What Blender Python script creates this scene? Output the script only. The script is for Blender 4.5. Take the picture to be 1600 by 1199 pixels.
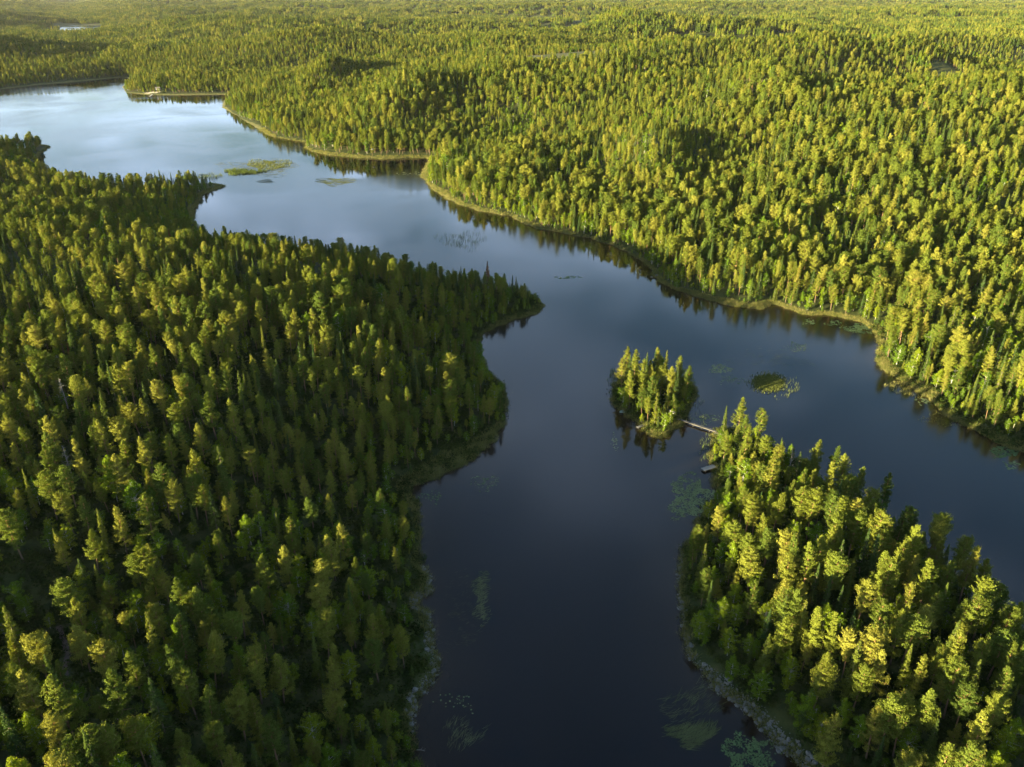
import bpy, math, random
import numpy as np
from mathutils import Vector

# ------------------------------------------------------------------ scene, camera, light
for o in list(bpy.data.objects): bpy.data.objects.remove(o)
S = bpy.context.scene
COL = S.collection
rng = np.random.default_rng(7); random.seed(7)
CAM_H = 110.0; PITCH = math.radians(26.5); FPX = 1232.0
cam = bpy.data.cameras.new('camera'); camo = bpy.data.objects.new('camera', cam); COL.objects.link(camo)
camo.location = (0, 0, CAM_H); camo.rotation_euler = (math.pi/2 - PITCH, 0, 0)
cam.sensor_width = 36; cam.lens = 36*FPX/1600; cam.clip_start = 1; cam.clip_end = 60000
S.camera = camo

SUN_EL = math.radians(6.9); SUN_AZ = math.radians(-32.0)      # from behind the left shoulder
sd_ = Vector((-math.cos(SUN_EL)*math.cos(SUN_AZ), math.cos(SUN_EL)*math.sin(SUN_AZ), math.sin(SUN_EL)))
sun = bpy.data.lights.new('sun', 'SUN'); suno = bpy.data.objects.new('sun', sun); COL.objects.link(suno)
sun.energy = 5.0; sun.angle = math.radians(0.6); sun.color = (1.0, 0.84, 0.45)
suno.rotation_euler = sd_.to_track_quat('Z', 'Y').to_euler()
suno.location = (-200, -120, 120)

W = bpy.data.worlds.new('World'); S.world = W; W.use_nodes = True
nt = W.node_tree; nt.nodes.clear()
def N(nt, t, **k):
    n = nt.nodes.new(t)
    for a, b in k.items():
        if hasattr(n, a): setattr(n, a, b)
        else: n.inputs[a].default_value = b
    return n
def L(nt, a, b): nt.links.new(a, b)
def ramp(nt, stops):
    r = nt.nodes.new('ShaderNodeValToRGB'); e = r.color_ramp.elements
    while len(e) > 1: e.remove(e[-1])
    e[0].position, e[0].color = stops[0][0], (*stops[0][1], 1)
    for p, c in stops[1:]:
        x = e.new(p); x.color = (*c, 1)
    return r
def mixc(nt, a, b, f, mode='MIX'):
    m = nt.nodes.new('ShaderNodeMix'); m.data_type = 'RGBA'; m.blend_type = mode
    for s, v in ((0, f), (6, a), (7, b)):
        if isinstance(v, bpy.types.NodeSocket): nt.links.new(v, m.inputs[s])
        elif s == 0: m.inputs[0].default_value = v
        else: m.inputs[s].default_value = (*v, 1)
    return m.outputs[2]
def mth(nt, op, a, b=None, c=None, clamp=False):
    m = nt.nodes.new('ShaderNodeMath'); m.operation = op; m.use_clamp = clamp
    for i, v in enumerate((a, b, c)):
        if v is None: continue
        if isinstance(v, bpy.types.NodeSocket): nt.links.new(v, m.inputs[i])
        else: m.inputs[i].default_value = v
    return m.outputs[0]
sky = nt.nodes.new('ShaderNodeTexSky'); sky.sky_type = 'NISHITA'; sky.sun_disc = False
sky.sun_elevation = SUN_EL; sky.sun_rotation = math.radians(270) + SUN_AZ
sky.altitude = 200; sky.air_density = 1.0; sky.dust_density = 1.0; sky.ozone_density = 1.5
tc = nt.nodes.new('ShaderNodeTexCoord')
sep = nt.nodes.new('ShaderNodeSeparateXYZ'); L(nt, tc.outputs['Generated'], sep.inputs[0])
zc = mth(nt, 'MAXIMUM', sep.outputs[2], 0.03)
cx = mth(nt, 'DIVIDE', sep.outputs[0], zc); cy = mth(nt, 'DIVIDE', sep.outputs[1], zc)
cmb = nt.nodes.new('ShaderNodeCombineXYZ'); L(nt, cx, cmb.inputs[0]); L(nt, cy, cmb.inputs[1])
cn = N(nt, 'ShaderNodeTexNoise', Scale=0.85, Detail=7.0, Roughness=0.58, Distortion=0.3); L(nt, cmb.outputs[0], cn.inputs['Vector'])
cr = ramp(nt, [(0.43, (0, 0, 0)), (0.60, (1, 1, 1))]); L(nt, cn.outputs[0], cr.inputs[0])
cf = mth(nt, 'MULTIPLY', mth(nt, 'MULTIPLY', cr.outputs[0], 0.7), mth(nt, 'MULTIPLY_ADD', sep.outputs[2], -1.35, 1.15, clamp=True))   # the cloud field thins out overhead
cloudcol = mixc(nt, sky.outputs[0], (7.0, 8.0, 10.4), cf)
bg = N(nt, 'ShaderNodeBackground', Strength=0.05); L(nt, mixc(nt, cloudcol, (0.89, 1.0, 1.07), 1.0, 'MULTIPLY'), bg.inputs[0])
wo = nt.nodes.new('ShaderNodeOutputWorld'); L(nt, bg.outputs[0], wo.inputs[0])

S.view_settings.view_transform = 'Standard'; S.view_settings.look = 'None'
S.view_settings.gamma = 1; S.view_settings.exposure = 2.85
S.render.engine = 'CYCLES'
S.cycles.use_denoising = True
S.cycles.max_bounces = 6; S.cycles.diffuse_bounces = 2; S.cycles.glossy_bounces = 2; S.cycles.transmission_bounces = 2
S.cycles.transparent_max_bounces = 4; S.cycles.volume_bounces = 0
S.cycles.caustics_reflective = False; S.cycles.caustics_refractive = False

# ------------------------------------------------------------------ picture point -> point on a level
SP, CP = math.sin(PITCH), math.cos(PITCH)
def at(px, py, z=0.0):
    u = (px-800)/FPX; v = (599.5-py)/FPX
    d = (u, CP + v*SP, -SP + v*CP)
    t = (z-CAM_H)/d[2]
    return (d[0]*t, d[1]*t)
def proj(x, y, z):
    dz = z-CAM_H
    dep = y*CP - dz*SP
    up = y*SP + dz*CP
    return 800+FPX*x/dep, 599.5-FPX*up/dep, dep

# ------------------------------------------------------------------ shorelines
LAKE = [(-500,158),(-150,150),(0,140),(60,133),(120,128),(190,121),(203,123),(191,136),(198,145),(235,149),(290,149),(350,148),
(354,152),(346,168),(365,178),(400,200),(425,214),(480,223),(477,232),(490,238),(515,243),(560,247),(600,249),(640,247),(668,247),(673,251),
(665,262),(659,277),(675,295),(700,312),(745,330),(800,338),(812,347),(840,358),(880,365),(925,373),(960,385),(985,397),(1010,412),
(1028,440),(1060,455),(1100,466),(1150,480),(1188,484),(1202,476),(1218,478),(1250,490),(1300,494),(1340,502),(1365,515),(1375,540),(1370,562),
(1385,580),(1410,595),(1440,615),(1470,640),(1500,662),(1540,682),(1580,700),(1620,715),(1700,748),(1900,850),(2300,1050),(2150,1300),(1800,1190),
(1640,1040),(1580,985),(1500,905),(1420,840),(1360,800),(1300,760),(1240,715),(1190,692),(1150,672),(1126,670),(1112,690),(1109,715),(1113,735),(1119,760),
(1117,780),(1103,800),(1085,835),(1070,860),(1058,885),(1057,910),(1065,940),(1071,985),(1078,1010),(1078,1040),(1098,1055),(1130,1083),
(1160,1113),(1190,1143),(1225,1173),(1262,1202),(1330,1260),(1370,1350),(1250,1500),(860,1460),(790,1340),(700,1285),(662,1240),(652,1190),(648,1145),(640,1122),
(650,1098),(664,1085),(674,1060),(685,1025),(672,1003),(668,975),(660,960),(645,950),(648,936),(664,925),(664,905),(656,880),(661,850),(654,820),
(650,790),(640,772),(646,762),(680,750),(712,735),(750,705),(775,685),(790,660),(792,635),(785,605),(770,590),(755,565),(742,550),(738,541),
(750,528),(770,512),(800,500),(835,490),(847,479),(836,465),(800,452),(750,446),(700,440),(650,430),(600,414),(560,406),(500,399),(450,394),(400,387),
(360,380),(330,374),(308,362),(302,345),(304,325),(315,306),(330,299),(352,291),(330,287),(300,289),(250,292),(205,294),(160,293),(120,287),(90,280),(66,268),(58,244),
(77,229),(60,226),(40,232),(0,238),(-200,232),(-600,245),(-900,200)]
ISLAND = [(966,596),(958,612),(962,632),(975,648),(995,662),(1015,678),(1037,685),(1056,672),(1064,656),(1078,642),(1086,618),(1080,600),(1062,592),(1030,588),(990,588)]
PONDS = [[(86,44),(112,40),(140,40),(154,44),(142,49),(104,50)]]
CLEAR = [[(690,140),(760,133),(900,138),(960,150),(930,165),(800,168),(715,160)],
         [(1440,160),(1470,157),(1500,160),(1490,168),(1450,167)],
         [(815,40),(840,40),(870,75),(850,78)],
         [(72,38),(175,38),(178,53),(120,56),(66,54)],
         [(900,168),(980,172),(960,180),(890,176)], [(560,175),(640,178),(630,186),(560,184)],
         [(1290,15),(1420,13),(1430,18),(1300,20)]]
PATHPX = [(104,1015),(112,1040),(120,1062),(117,1090),(122,1118),(120,1150)]
def W2(poly): return np.array([at(*p) for p in poly])
lakeW = W2(LAKE); islW = W2(ISLAND); pondW = [W2(p) for p in PONDS]; clearW = [W2(p) for p in CLEAR]
def seg_dist(P, poly):
    """distance to the outline and inside flag"""
    A = poly; B = np.roll(poly, -1, 0)
    out = np.empty(len(P)); ins = np.zeros(len(P), bool)
    for s in range(0, len(P), 40000):
        p = P[s:s+40000]; best = np.full(len(p), 1e18); c = np.zeros(len(p), bool)
        for a, b in zip(A, B):
            d = b-a; t = np.clip(((p-a)@d)/max(d@d, 1e-9), 0, 1)
            q = p-a-t[:, None]*d; dd = (q*q).sum(1); best = np.minimum(best, dd)
            cr_ = ((a[1] > p[:, 1]) != (b[1] > p[:, 1]))
            if cr_.any():
                xi = a[0]+(p[:, 1]-a[1])*(d[0])/(d[1] if d[1] else 1e-9)
                c ^= cr_ & (p[:, 0] < xi)
        out[s:s+40000] = np.sqrt(best); ins[s:s+40000] = c
    return out, ins
TAB = rng.random((256, 256))
def vnoise(x, y, s, ox=0):
    x = x/s+ox*17.3+1000; y = y/s+ox*9.1+1000
    xi = np.floor(x).astype(int); yi = np.floor(y).astype(int); fx = x-xi; fy = y-yi
    fx = fx*fx*(3-2*fx); fy = fy*fy*(3-2*fy)
    g = lambda a, b: TAB[a % 256, b % 256]
    return (g(xi, yi)*(1-fx)+g(xi+1, yi)*fx)*(1-fy)+(g(xi, yi+1)*(1-fx)+g(xi+1, yi+1)*fx)*fy*1.0
def sstep(x, a, b):
    t = np.clip((x-a)/(b-a), 0, 1); return t*t*(3-2*t)
def shore(P):
    """signed distance: + on land, - in water (metres)"""
    d, i = seg_dist(P, lakeW); sd = np.where(i, -d, d)
    di, ii = seg_dist(P, islW); di = np.where(ii, di, -di)
    sd = np.maximum(sd, di)
    for pw in pondW:
        dp, ip = seg_dist(P, pw); sd = np.minimum(sd, np.where(ip, -dp, dp))
    near = np.exp(-np.abs(sd)/12)
    wob = (vnoise(P[:, 0], P[:, 1], 5.0, 1)-.5)*2.2+(vnoise(P[:, 0], P[:, 1], 1.7, 2)-.5)*1.0
    return sd+wob*near
SEDGE = [(700,728,15,6.5),(655,758,9,4.5),(765,692,9,3.5),(745,548,6,1.0),(800,500,9,2.2),(838,485,6,2.5),(1150,476,22,3.0),(1095,464,12,2.5),(1320,498,20,1.8),(1395,580,12,3.2),(1430,608,9,3.2),
 (1480,645,9,1.5),(1540,682,9,3.0),(1590,703,10,3.5),(690,305,28,5.0),(668,270,20,5.0),(750,330,16,3.5),(830,352,18,3.0),(600,248,45,5.0),(520,243,25,5.0),(400,200,50,5.0),(350,168,50,4.0),
 (240,150,50,6.0),(300,149,60,6.0),(100,130,110,7.0),(330,297,20,2.5),(310,330,12,4.0),(65,228,15,2.0),(1000,664,5,1.5),(1020,675,6,2.6),(975,640,4,1.2),(960,385,15,1.6),(900,370,15,1.6)]
SEDW = [(at(a, b), r_, w) for a, b, r_, w in SEDGE]
def sedge_w(P):
    w = 2.2*np.clip(vnoise(P[:, 0], P[:, 1], 9, 12)-0.35, 0, 1)
    for (x, y), r_, ww in SEDW:
        w = np.maximum(w, ww*np.exp(-(((P[:, 0]-x)**2+(P[:, 1]-y)**2)/r_**2))*(0.75+0.4*vnoise(P[:, 0], P[:, 1], 4, 13)))
    return w
ROCKY = [(1068,960,1.0,6),(1078,1030,1.4,10),(1100,1055,2.2,8),(1130,1083,3.2,8),(1160,1113,3.6,8),(1190,1143,3.6,8),(1225,1173,3.4,8),(1262,1202,3.0,8),(655,940,2.0,6),(685,1025,2.2,7),(668,1075,2.0,7),(645,1105,1.2,5),(1058,885,1.0,5),(664,905,0.9,5)]
RW = [(at(a, b), w, r_) for a, b, w, r_ in ROCKY]
def rock_w(P):
    w = np.zeros(len(P))
    for (x, y), ww, r_ in RW: w = np.maximum(w, ww*np.exp(-((P[:, 0]-x)**2+(P[:, 1]-y)**2)/r_**2))
    return w
HILLS = []   # x, y, height, sx, sy
def hill(px, py, h, sx, sy): x, y = at(px, py); HILLS.append((x, y, h, sx, sy))
hill(505, 95, 24, 90, 260); hill(455, 150, 9, 60, 90); hill(560, 215, 9, 45, 70)
hill(820, 212, 10, 90, 45); hill(700, 195, 8, 120, 50); hill(1290, 160, 14, 70, 140)
hill(1080, 88, 16, 300, 90); hill(820, 40, 12, 420, 160); hill(990, 190, 14, 60, 60); hill(1020, 290, 9, 30, 50)
hill(-60, 100, 22, 120, 160); hill(100, 90, 16, 160, 120); hill(1420, 110, 20, 150, 60)
for h_ in ((520,150,18,24,110),(640,205,15,28,60),(1010,300,12,16,50),(1370,140,22,38,120),(960,75,30,60,200),(1130,115,20,42,110),(420,75,24,60,150),(1180,230,12,20,60),(1500,250,10,16,50),(1240,60,26,60,160)): hill(*h_)
hill(40, 108, 26, 260, 110); hill(-300, 120, 30, 300, 120); hill(330, 60, 18, 260, 150); hill(1250, 330, 6, 30, 45); hill(1500, 330, 8, 40, 60)
def height(P, sd=None):
    if sd is None: sd = shore(P)
    x, y = P[:, 0], P[:, 1]
    land = np.maximum(sd, 0)
    h = 0.55*(1-np.exp(-land/1.6))+5.0*(1-np.exp(-land/45))
    h += 2.2*sstep(land, 4, 22)*sstep(x, 20, 60)*sstep(-y, -260, -200)          # headland ridge
    h += 9.0*(1-0.85*np.exp(-((y-155-0.62*(x+5))/26)**2))*sstep(land, 4, 55)*sstep(-x, -30, 20)*sstep(-y, -420, -330)        # wooded rise on the left bank
    r = np.hypot(x, y); k = sstep(land, 25, 260)
    hh = (vnoise(x, y, 420, 3)-.5)*32+(vnoise(x*0.42, y, 175, 4)-.5)*60+(vnoise(x, y, 60, 5)-.5)*3.5
    h += k*(hh+14)*sstep(r, 300, 800)
    h += sstep(land, 2, 15)*(vnoise(x, y, 22, 6)-.5)*1.4
    h += 8*sstep(land, 6, 230)*sstep(x, 20, 110)*sstep(-y, -1100, -700)*sstep(y, 180, 300)   # the right bank climbs away from the lake
    for hx, hy, a, sx, sy in HILLS:
        h += a*np.exp(-((x-hx)/sx)**2-((y-hy)/sy)**2)*sstep(land, 2, 60)
    h += k*sstep(r, 2500, 9000)*(vnoise(x, y, 1600, 8))*25
    px_, py_ = at(120, 48); h = h*(1-0.93*np.exp(-(((x-px_)/330)**2+((y-py_+150)/520)**2)**2))
    pr_ = (x*py_-y*px_)/math.hypot(px_, py_); h = h*(1-0.75*np.exp(-(pr_/230)**2)*sstep(r, 1230, 1480)*(y > 0))   # a shallow valley runs out to the pond
    h = np.where(sd > 0, np.maximum(h, 0.3*np.minimum(sd, 1)), np.maximum(0.32*sd, -2.5))
    return h

# ------------------------------------------------------------------ mesh helpers
def mesh_np(name, V, F, mats, mi=None, smooth=False):
    """V (n,3), F list of arrays (m,k)"""
    me = bpy.data.meshes.new(name)
    F = [np.asarray(f, dtype=np.int32) for f in (F if isinstance(F, list) else [F]) if len(f)]
    nl = sum(f.size for f in F); npol = sum(len(f) for f in F)
    me.vertices.add(len(V)); me.vertices.foreach_set('co', np.asarray(V, dtype=np.float32).ravel())
    me.loops.add(nl); me.polygons.add(npol)
    me.loops.foreach_set('vertex_index', np.concatenate([f.ravel() for f in F]))
    tot = np.concatenate([np.full(len(f), f.shape[1], np.int32) for f in F])
    st = np.concatenate([[0], np.cumsum(tot)[:-1]]).astype(np.int32)
    me.polygons.foreach_set('loop_start', st)
    try: me.polygons.foreach_set('loop_total', tot)
    except Exception: pass
    for m in mats: me.materials.append(m)
    if mi is not None: me.polygons.foreach_set('material_index', np.asarray(mi, dtype=np.int32))
    me.polygons.foreach_set('use_smooth', np.full(npol, smooth))
    me.update(calc_edges=True); me.validate()
    return me
def add(name, me, parent=None, loc=(0, 0, 0), rz=0, sc=(1, 1, 1)):
    o = bpy.data.objects.new(name, me); COL.objects.link(o); o.location = loc; o.rotation_euler = (0, 0, rz); o.scale = sc
    if parent: o.parent = parent
    return o
def tag(o, label=None, cat=None, group=None, kind=None):
    if label: o['label'] = label
    if cat: o['category'] = cat
    if group: o['group'] = group
    if kind: o['kind'] = kind
    return o
class MB:
    def __init__(s): s.v = []; s.f = []
    def add(s, v, f):
        n = len(s.v); s.v += [tuple(p) for p in v]; s.f += [tuple(i+n for i in q) for q in f]
    def box(s, c, d, rz=0, tilt=0):
        hx, hy, hz = d[0]/2, d[1]/2, d[2]/2; cs, sn = math.cos(rz), math.sin(rz)
        vs = []
        for a in (-1, 1):
            for b in (-1, 1):
                for e in (-1, 1):
                    x, y, z = a*hx, b*hy, e*hz
                    z += x*tilt
                    vs.append((c[0]+x*cs-y*sn, c[1]+x*sn+y*cs, c[2]+z))
        s.add(vs, [(0, 1, 3, 2), (4, 6, 7, 5), (0, 4, 5, 1), (2, 3, 7, 6), (0, 2, 6, 4), (1, 5, 7, 3)])
    def tube(s, pts, rad, n=7, cap=True):
        pts = [Vector(p) for p in pts]; V = []; F = []
        for i, p in enumerate(pts):
            d = (pts[min(i+1, len(pts)-1)]-pts[max(i-1, 0)]).normalized()
            u = d.orthogonal().normalized() if i == 0 else (u-d*u.dot(d)).normalized()
            w = d.cross(u)
            r = rad[i] if isinstance(rad, (list, tuple)) else rad
            for k in range(n):
                a = 2*math.pi*k/n; V.append(p+(u*math.cos(a)+w*math.sin(a))*r)
        for i in range(len(pts)-1):
            for k in range(n):
                F.append((i*n+k, i*n+(k+1) % n, (i+1)*n+(k+1) % n, (i+1)*n+k))
        if cap: F.append(tuple(range(n))[::-1]); F.append(tuple((len(pts)-1)*n+k for k in range(n)))
        s.add(V, F)
    def mesh(s, name, mat, smooth=False):
        me = bpy.data.meshes.new(name); me.from_pydata(s.v, [], s.f); me.materials.append(mat)
        if smooth: me.polygons.foreach_set('use_smooth', [True]*len(me.polygons))
        me.update(); return me

# ------------------------------------------------------------------ materials
def mat(name):
    m = bpy.data.materials.new(name); m.use_nodes = True; m.node_tree.nodes.clear()
    return m, m.node_tree
def foliage(name, c0, c1, c2, trans=0.22):
    m, t = mat(name)
    oi = t.nodes.new('ShaderNodeObjectInfo'); ge = t.nodes.new('ShaderNodeNewGeometry')
    r1 = ramp(t, [(0.0, c0), (0.5, c1), (1.0, c2)]); L(t, oi.outputs['Random'], r1.inputs[0])
    v = mth(t, 'MULTIPLY_ADD', ge.outputs['Random Per Island'], 0.75, 0.62)
    cc = t.nodes.new('ShaderNodeCombineColor')
    for i in range(3): L(t, v, cc.inputs[i])
    col = mixc(t, r1.outputs[0], cc.outputs[0], 1.0, 'MULTIPLY')
    d = t.nodes.new('ShaderNodeBsdfDiffuse'); L(t, col, d.inputs[0])
    tr = t.nodes.new('ShaderNodeBsdfTranslucent')
    L(t, mixc(t, col, (1.25, 1.2, 0.5), 1.0, 'MULTIPLY'), tr.inputs[0])
    ms = t.nodes.new('ShaderNodeMixShader'); ms.inputs[0].default_value = trans
    L(t, d.outputs[0], ms.inputs[1]); L(t, tr.outputs[0], ms.inputs[2])
    o = t.nodes.new('ShaderNodeOutputMaterial'); L(t, ms.outputs[0], o.inputs[0])
    return m
M = {}
M['pine'] = foliage('pine_needles', (0.068, 0.102, 0.020), (0.124, 0.148, 0.022), (0.200, 0.198, 0.036))
M['spruce'] = foliage('spruce_needles', (0.040, 0.072, 0.022), (0.075, 0.108, 0.022), (0.135, 0.150, 0.022))
M['birch'] = foliage('birch_leaves', (0.075, 0.135, 0.014), (0.115, 0.178, 0.014), (0.18, 0.215, 0.016), 0.32)
M['sedge'] = foliage('sedge_blades', (0.10, 0.12, 0.034), (0.16, 0.16, 0.052), (0.22, 0.20, 0.08))
M['reed'] = foliage('reed_blades', (0.08, 0.11, 0.03), (0.11, 0.14, 0.04), (0.13, 0.15, 0.045))
M['shrub'] = foliage('bilberry_leaves', (0.022, 0.036, 0.010), (0.034, 0.054, 0.012), (0.055, 0.07, 0.016))
M['rust'] = foliage('dry_needles', (0.16, 0.07, 0.03), (0.20, 0.09, 0.04), (0.24, 0.11, 0.05))
def simple(name, stops, scale=3.0, rough=0.85, coord='Object', stretch=(1, 1, 1), bump=0.3):
    m, t = mat(name)
    c = t.nodes.new('ShaderNodeTexCoord'); mp = t.nodes.new('ShaderNodeMapping'); mp.inputs['Scale'].default_value = stretch
    L(t, c.outputs[coord], mp.inputs[0])
    n = N(t, 'ShaderNodeTexNoise', Scale=scale, Detail=6.0, Roughness=0.65); L(t, mp.outputs[0], n.inputs['Vector'])
    r = ramp(t, stops); L(t, n.outputs[0], r.inputs[0])
    p = N(t, 'ShaderNodeBsdfPrincipled', Roughness=rough); L(t, r.outputs[0], p.inputs['Base Color'])
    b = N(t, 'ShaderNodeBump', Strength=bump, Distance=0.05); L(t, n.outputs[0], b.inputs['Height']); L(t, b.outputs[0], p.inputs['Normal'])
    o = t.nodes.new('ShaderNodeOutputMaterial'); L(t, p.outputs[0], o.inputs[0])
    return m
def pine_bark():
    m, t = mat('pine_bark')
    c = t.nodes.new('ShaderNodeTexCoord'); s = t.nodes.new('ShaderNodeSeparateXYZ'); L(t, c.outputs['Object'], s.inputs[0])
    n = N(t, 'ShaderNodeTexNoise', Scale=4.0, Detail=4.0); L(t, c.outputs['Object'], n.inputs['Vector'])
    k = mth(t, 'DIVIDE', s.outputs[2], 9.0, clamp=True)
    k = mth(t, 'ADD', k, mth(t, 'MULTIPLY_ADD', n.outputs[0], 0.4, -0.2), clamp=True)
    r = ramp(t, [(0.1, (0.11, 0.085, 0.065)), (0.5, (0.22, 0.135, 0.08)), (1, (0.27, 0.155, 0.08))]); L(t, k, r.inputs[0])
    p = N(t, 'ShaderNodeBsdfDiffuse'); L(t, r.outputs[0], p.inputs[0])
    o = t.nodes.new('ShaderNodeOutputMaterial'); L(t, p.outputs[0], o.inputs[0]); return m
M['pbark'] = pine_bark()
M['sbark'] = simple('spruce_bark', [(0.3, (0.09, 0.07, 0.055)), (0.7, (0.16, 0.13, 0.10))], 5)
M['bbark'] = simple('birch_bark', [(0.36, (0.06, 0.055, 0.05)), (0.46, (0.50, 0.48, 0.43)), (0.8, (0.62, 0.60, 0.55))], 3, stretch=(1, 1, 3))
M['dead'] = simple('dead_wood', [(0.3, (0.15, 0.135, 0.12)), (0.7, (0.27, 0.25, 0.22))], 5)
M['rock'] = simple('granite', [(0.25, (0.05, 0.047, 0.043)), (0.5, (0.13, 0.125, 0.115)), (0.75, (0.25, 0.24, 0.22))], 2.5, bump=0.5)
M['wood'] = simple('weathered_boards', [(0.3, (0.17, 0.16, 0.15)), (0.7, (0.30, 0.285, 0.26))], 6, stretch=(1, 6, 1))
M['grey'] = simple('shade_toned_boards', [(0.3, (0.07, 0.066, 0.062)), (0.7, (0.14, 0.132, 0.12))], 6, stretch=(1, 6, 1))  # grey boards with the footbridge's shade put into their colour
M['dwood'] = simple('wet_timber', [(0.3, (0.09, 0.08, 0.07)), (0.7, (0.17, 0.155, 0.14))], 6)
M['paint'] = simple('white_paint', [(0.3, (0.62, 0.62, 0.60)), (0.7, (0.76, 0.76, 0.74))], 5, rough=0.5)
M['teal'] = simple('boat_paint', [(0.3, (0.25, 0.36, 0.33)), (0.7, (0.36, 0.48, 0.44))], 5, rough=0.5)
M['roof'] = simple('tin_roof', [(0.3, (0.42, 0.43, 0.44)), (0.7, (0.56, 0.57, 0.58))], 4, rough=0.45)
M['wall'] = simple('dark_log_wall', [(0.3, (0.10, 0.06, 0.04)), (0.7, (0.16, 0.10, 0.06))], 4, stretch=(1, 1, 8))
M['glass'] = simple('window_glass', [(0.3, (0.03, 0.035, 0.04)), (0.7, (0.04, 0.045, 0.05))], 2, rough=0.08, bump=0.0)
M['sand'] = simple('sand', [(0.3, (0.40, 0.34, 0.27)), (0.7, (0.55, 0.48, 0.39))], 0.6)
M['dirt'] = simple('path_dirt', [(0.3, (0.05, 0.032, 0.024)), (0.7, (0.10, 0.065, 0.05))], 1.2)

def ground_mat():
    m, t = mat('forest_floor')
    c = t.nodes.new('ShaderNodeTexCoord'); at_ = t.nodes.new('ShaderNodeAttribute'); at_.attribute_name = 'shore'
    cl = t.nodes.new('ShaderNodeAttribute'); cl.attribute_name = 'clearing'
    n = N(t, 'ShaderNodeTexNoise', Scale=0.35, Detail=8.0, Roughness=0.7); L(t, c.outputs['Object'], n.inputs['Vector'])
    n2 = N(t, 'ShaderNodeTexNoise', Scale=0.05, Detail=5.0); L(t, c.outputs['Object'], n2.inputs['Vector'])
    r = ramp(t, [(0.25, (0.014, 0.018, 0.007)), (0.45, (0.030, 0.042, 0.012)), (0.6, (0.055, 0.062, 0.018)), (0.78, (0.085, 0.062, 0.034))]); L(t, n.outputs[0], r.inputs[0])
    sg = ramp(t, [(0.3, (0.05, 0.06, 0.02)), (0.55, (0.12, 0.115, 0.042)), (0.8, (0.17, 0.14, 0.075))]); L(t, n.outputs[0], sg.inputs[0])
    sa = t.nodes.new('ShaderNodeAttribute'); sa.attribute_name = 'sedge'
    w = mth(t, 'MULTIPLY_ADD', n.outputs[0], 1.6, mth(t, 'ADD', sa.outputs['Fac'], -0.9))
    k = mth(t, 'SUBTRACT', w, at_.outputs['Fac'], clamp=True)
    col = mixc(t, r.outputs[0], sg.outputs[0], k)
    bog = ramp(t, [(0.3, (0.045, 0.055, 0.016)), (0.6, (0.095, 0.095, 0.03)), (0.8, (0.14, 0.11, 0.045))]); L(t, n.outputs[0], bog.inputs[0])
    col = mixc(t, col, bog.outputs[0], cl.outputs['Fac'])
    ub = mth(t, 'MULTIPLY_ADD', at_.outputs['Fac'], 1.5, 0.3, clamp=True)
    mud = ramp(t, [(0.3, (0.035, 0.026, 0.018)), (0.7, (0.09, 0.07, 0.05))]); L(t, n.outputs[0], mud.inputs[0])
    col = mixc(t, mud.outputs[0], col, ub)
    p = N(t, 'ShaderNodeBsdfPrincipled', Roughness=0.95); L(t, col, p.inputs['Base Color'])
    p.inputs['Specular IOR Level'].default_value = 0.15
    b = N(t, 'ShaderNodeBump', Strength=0.6, Distance=0.5); L(t, n.outputs[0], b.inputs['Height']); L(t, b.outputs[0], p.inputs['Normal'])
    o = t.nodes.new('ShaderNodeOutputMaterial'); L(t, p.outputs[0], o.inputs[0]); return m
M['ground'] = ground_mat()
def water_mat():
    m, t = mat('lake_water')
    c = t.nodes.new('ShaderNodeTexCoord'); at_ = t.nodes.new('ShaderNodeAttribute'); at_.attribute_name = 'depth'
    n = N(t, 'ShaderNodeTexNoise', Scale=0.25, Detail=6.0, Roughness=0.6); L(t, c.outputs['Object'], n.inputs['Vector'])
    d = mth(t, 'MULTIPLY_ADD', mth(t, 'SUBTRACT', n.outputs[0], 0.5), 5.0, at_.outputs['Fac'])
    k = mth(t, 'DIVIDE', d, 12.0, clamp=True)
    r = ramp(t, [(0.0, (0.018, 0.011, 0.006)), (0.35, (0.008, 0.006, 0.0045)), (1.0, (0.002, 0.003, 0.0045))]); L(t, k, r.inputs[0])
    p = N(t, 'ShaderNodeBsdfPrincipled', IOR=1.333); L(t, r.outputs[0], p.inputs['Base Color'])
    # wind patches: rougher where the breeze reaches
    wp = N(t, 'ShaderNodeTexNoise', Scale=0.012, Detail=4.0, Distortion=0.6); L(t, c.outputs['Object'], wp.inputs['Vector'])
    wr = ramp(t, [(0.42, (0.03, 0.03, 0.03)), (0.60, (0.15, 0.15, 0.15))]); L(t, wp.outputs[0], wr.inputs[0]); L(t, wr.outputs[0], p.inputs['Roughness'])
    rip = N(t, 'ShaderNodeTexNoise', Scale=1.6, Detail=5.0, Roughness=0.55)
    mp = t.nodes.new('ShaderNodeMapping'); mp.inputs['Scale'].default_value = (0.6, 1.3, 1); L(t, c.outputs['Object'], mp.inputs[0]); L(t, mp.outputs[0], rip.inputs['Vector'])
    st = mth(t, 'MULTIPLY_ADD', wr.outputs[0], 0.6, 0.03)
    b = N(t, 'ShaderNodeBump', Distance=0.12); L(t, st, b.inputs['Strength']); L(t, rip.outputs[0], b.inputs['Height']); L(t, b.outputs[0], p.inputs['Normal'])
    o = t.nodes.new('ShaderNodeOutputMaterial'); L(t, p.outputs[0], o.inputs[0]); return m
M['water'] = water_mat()

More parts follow.
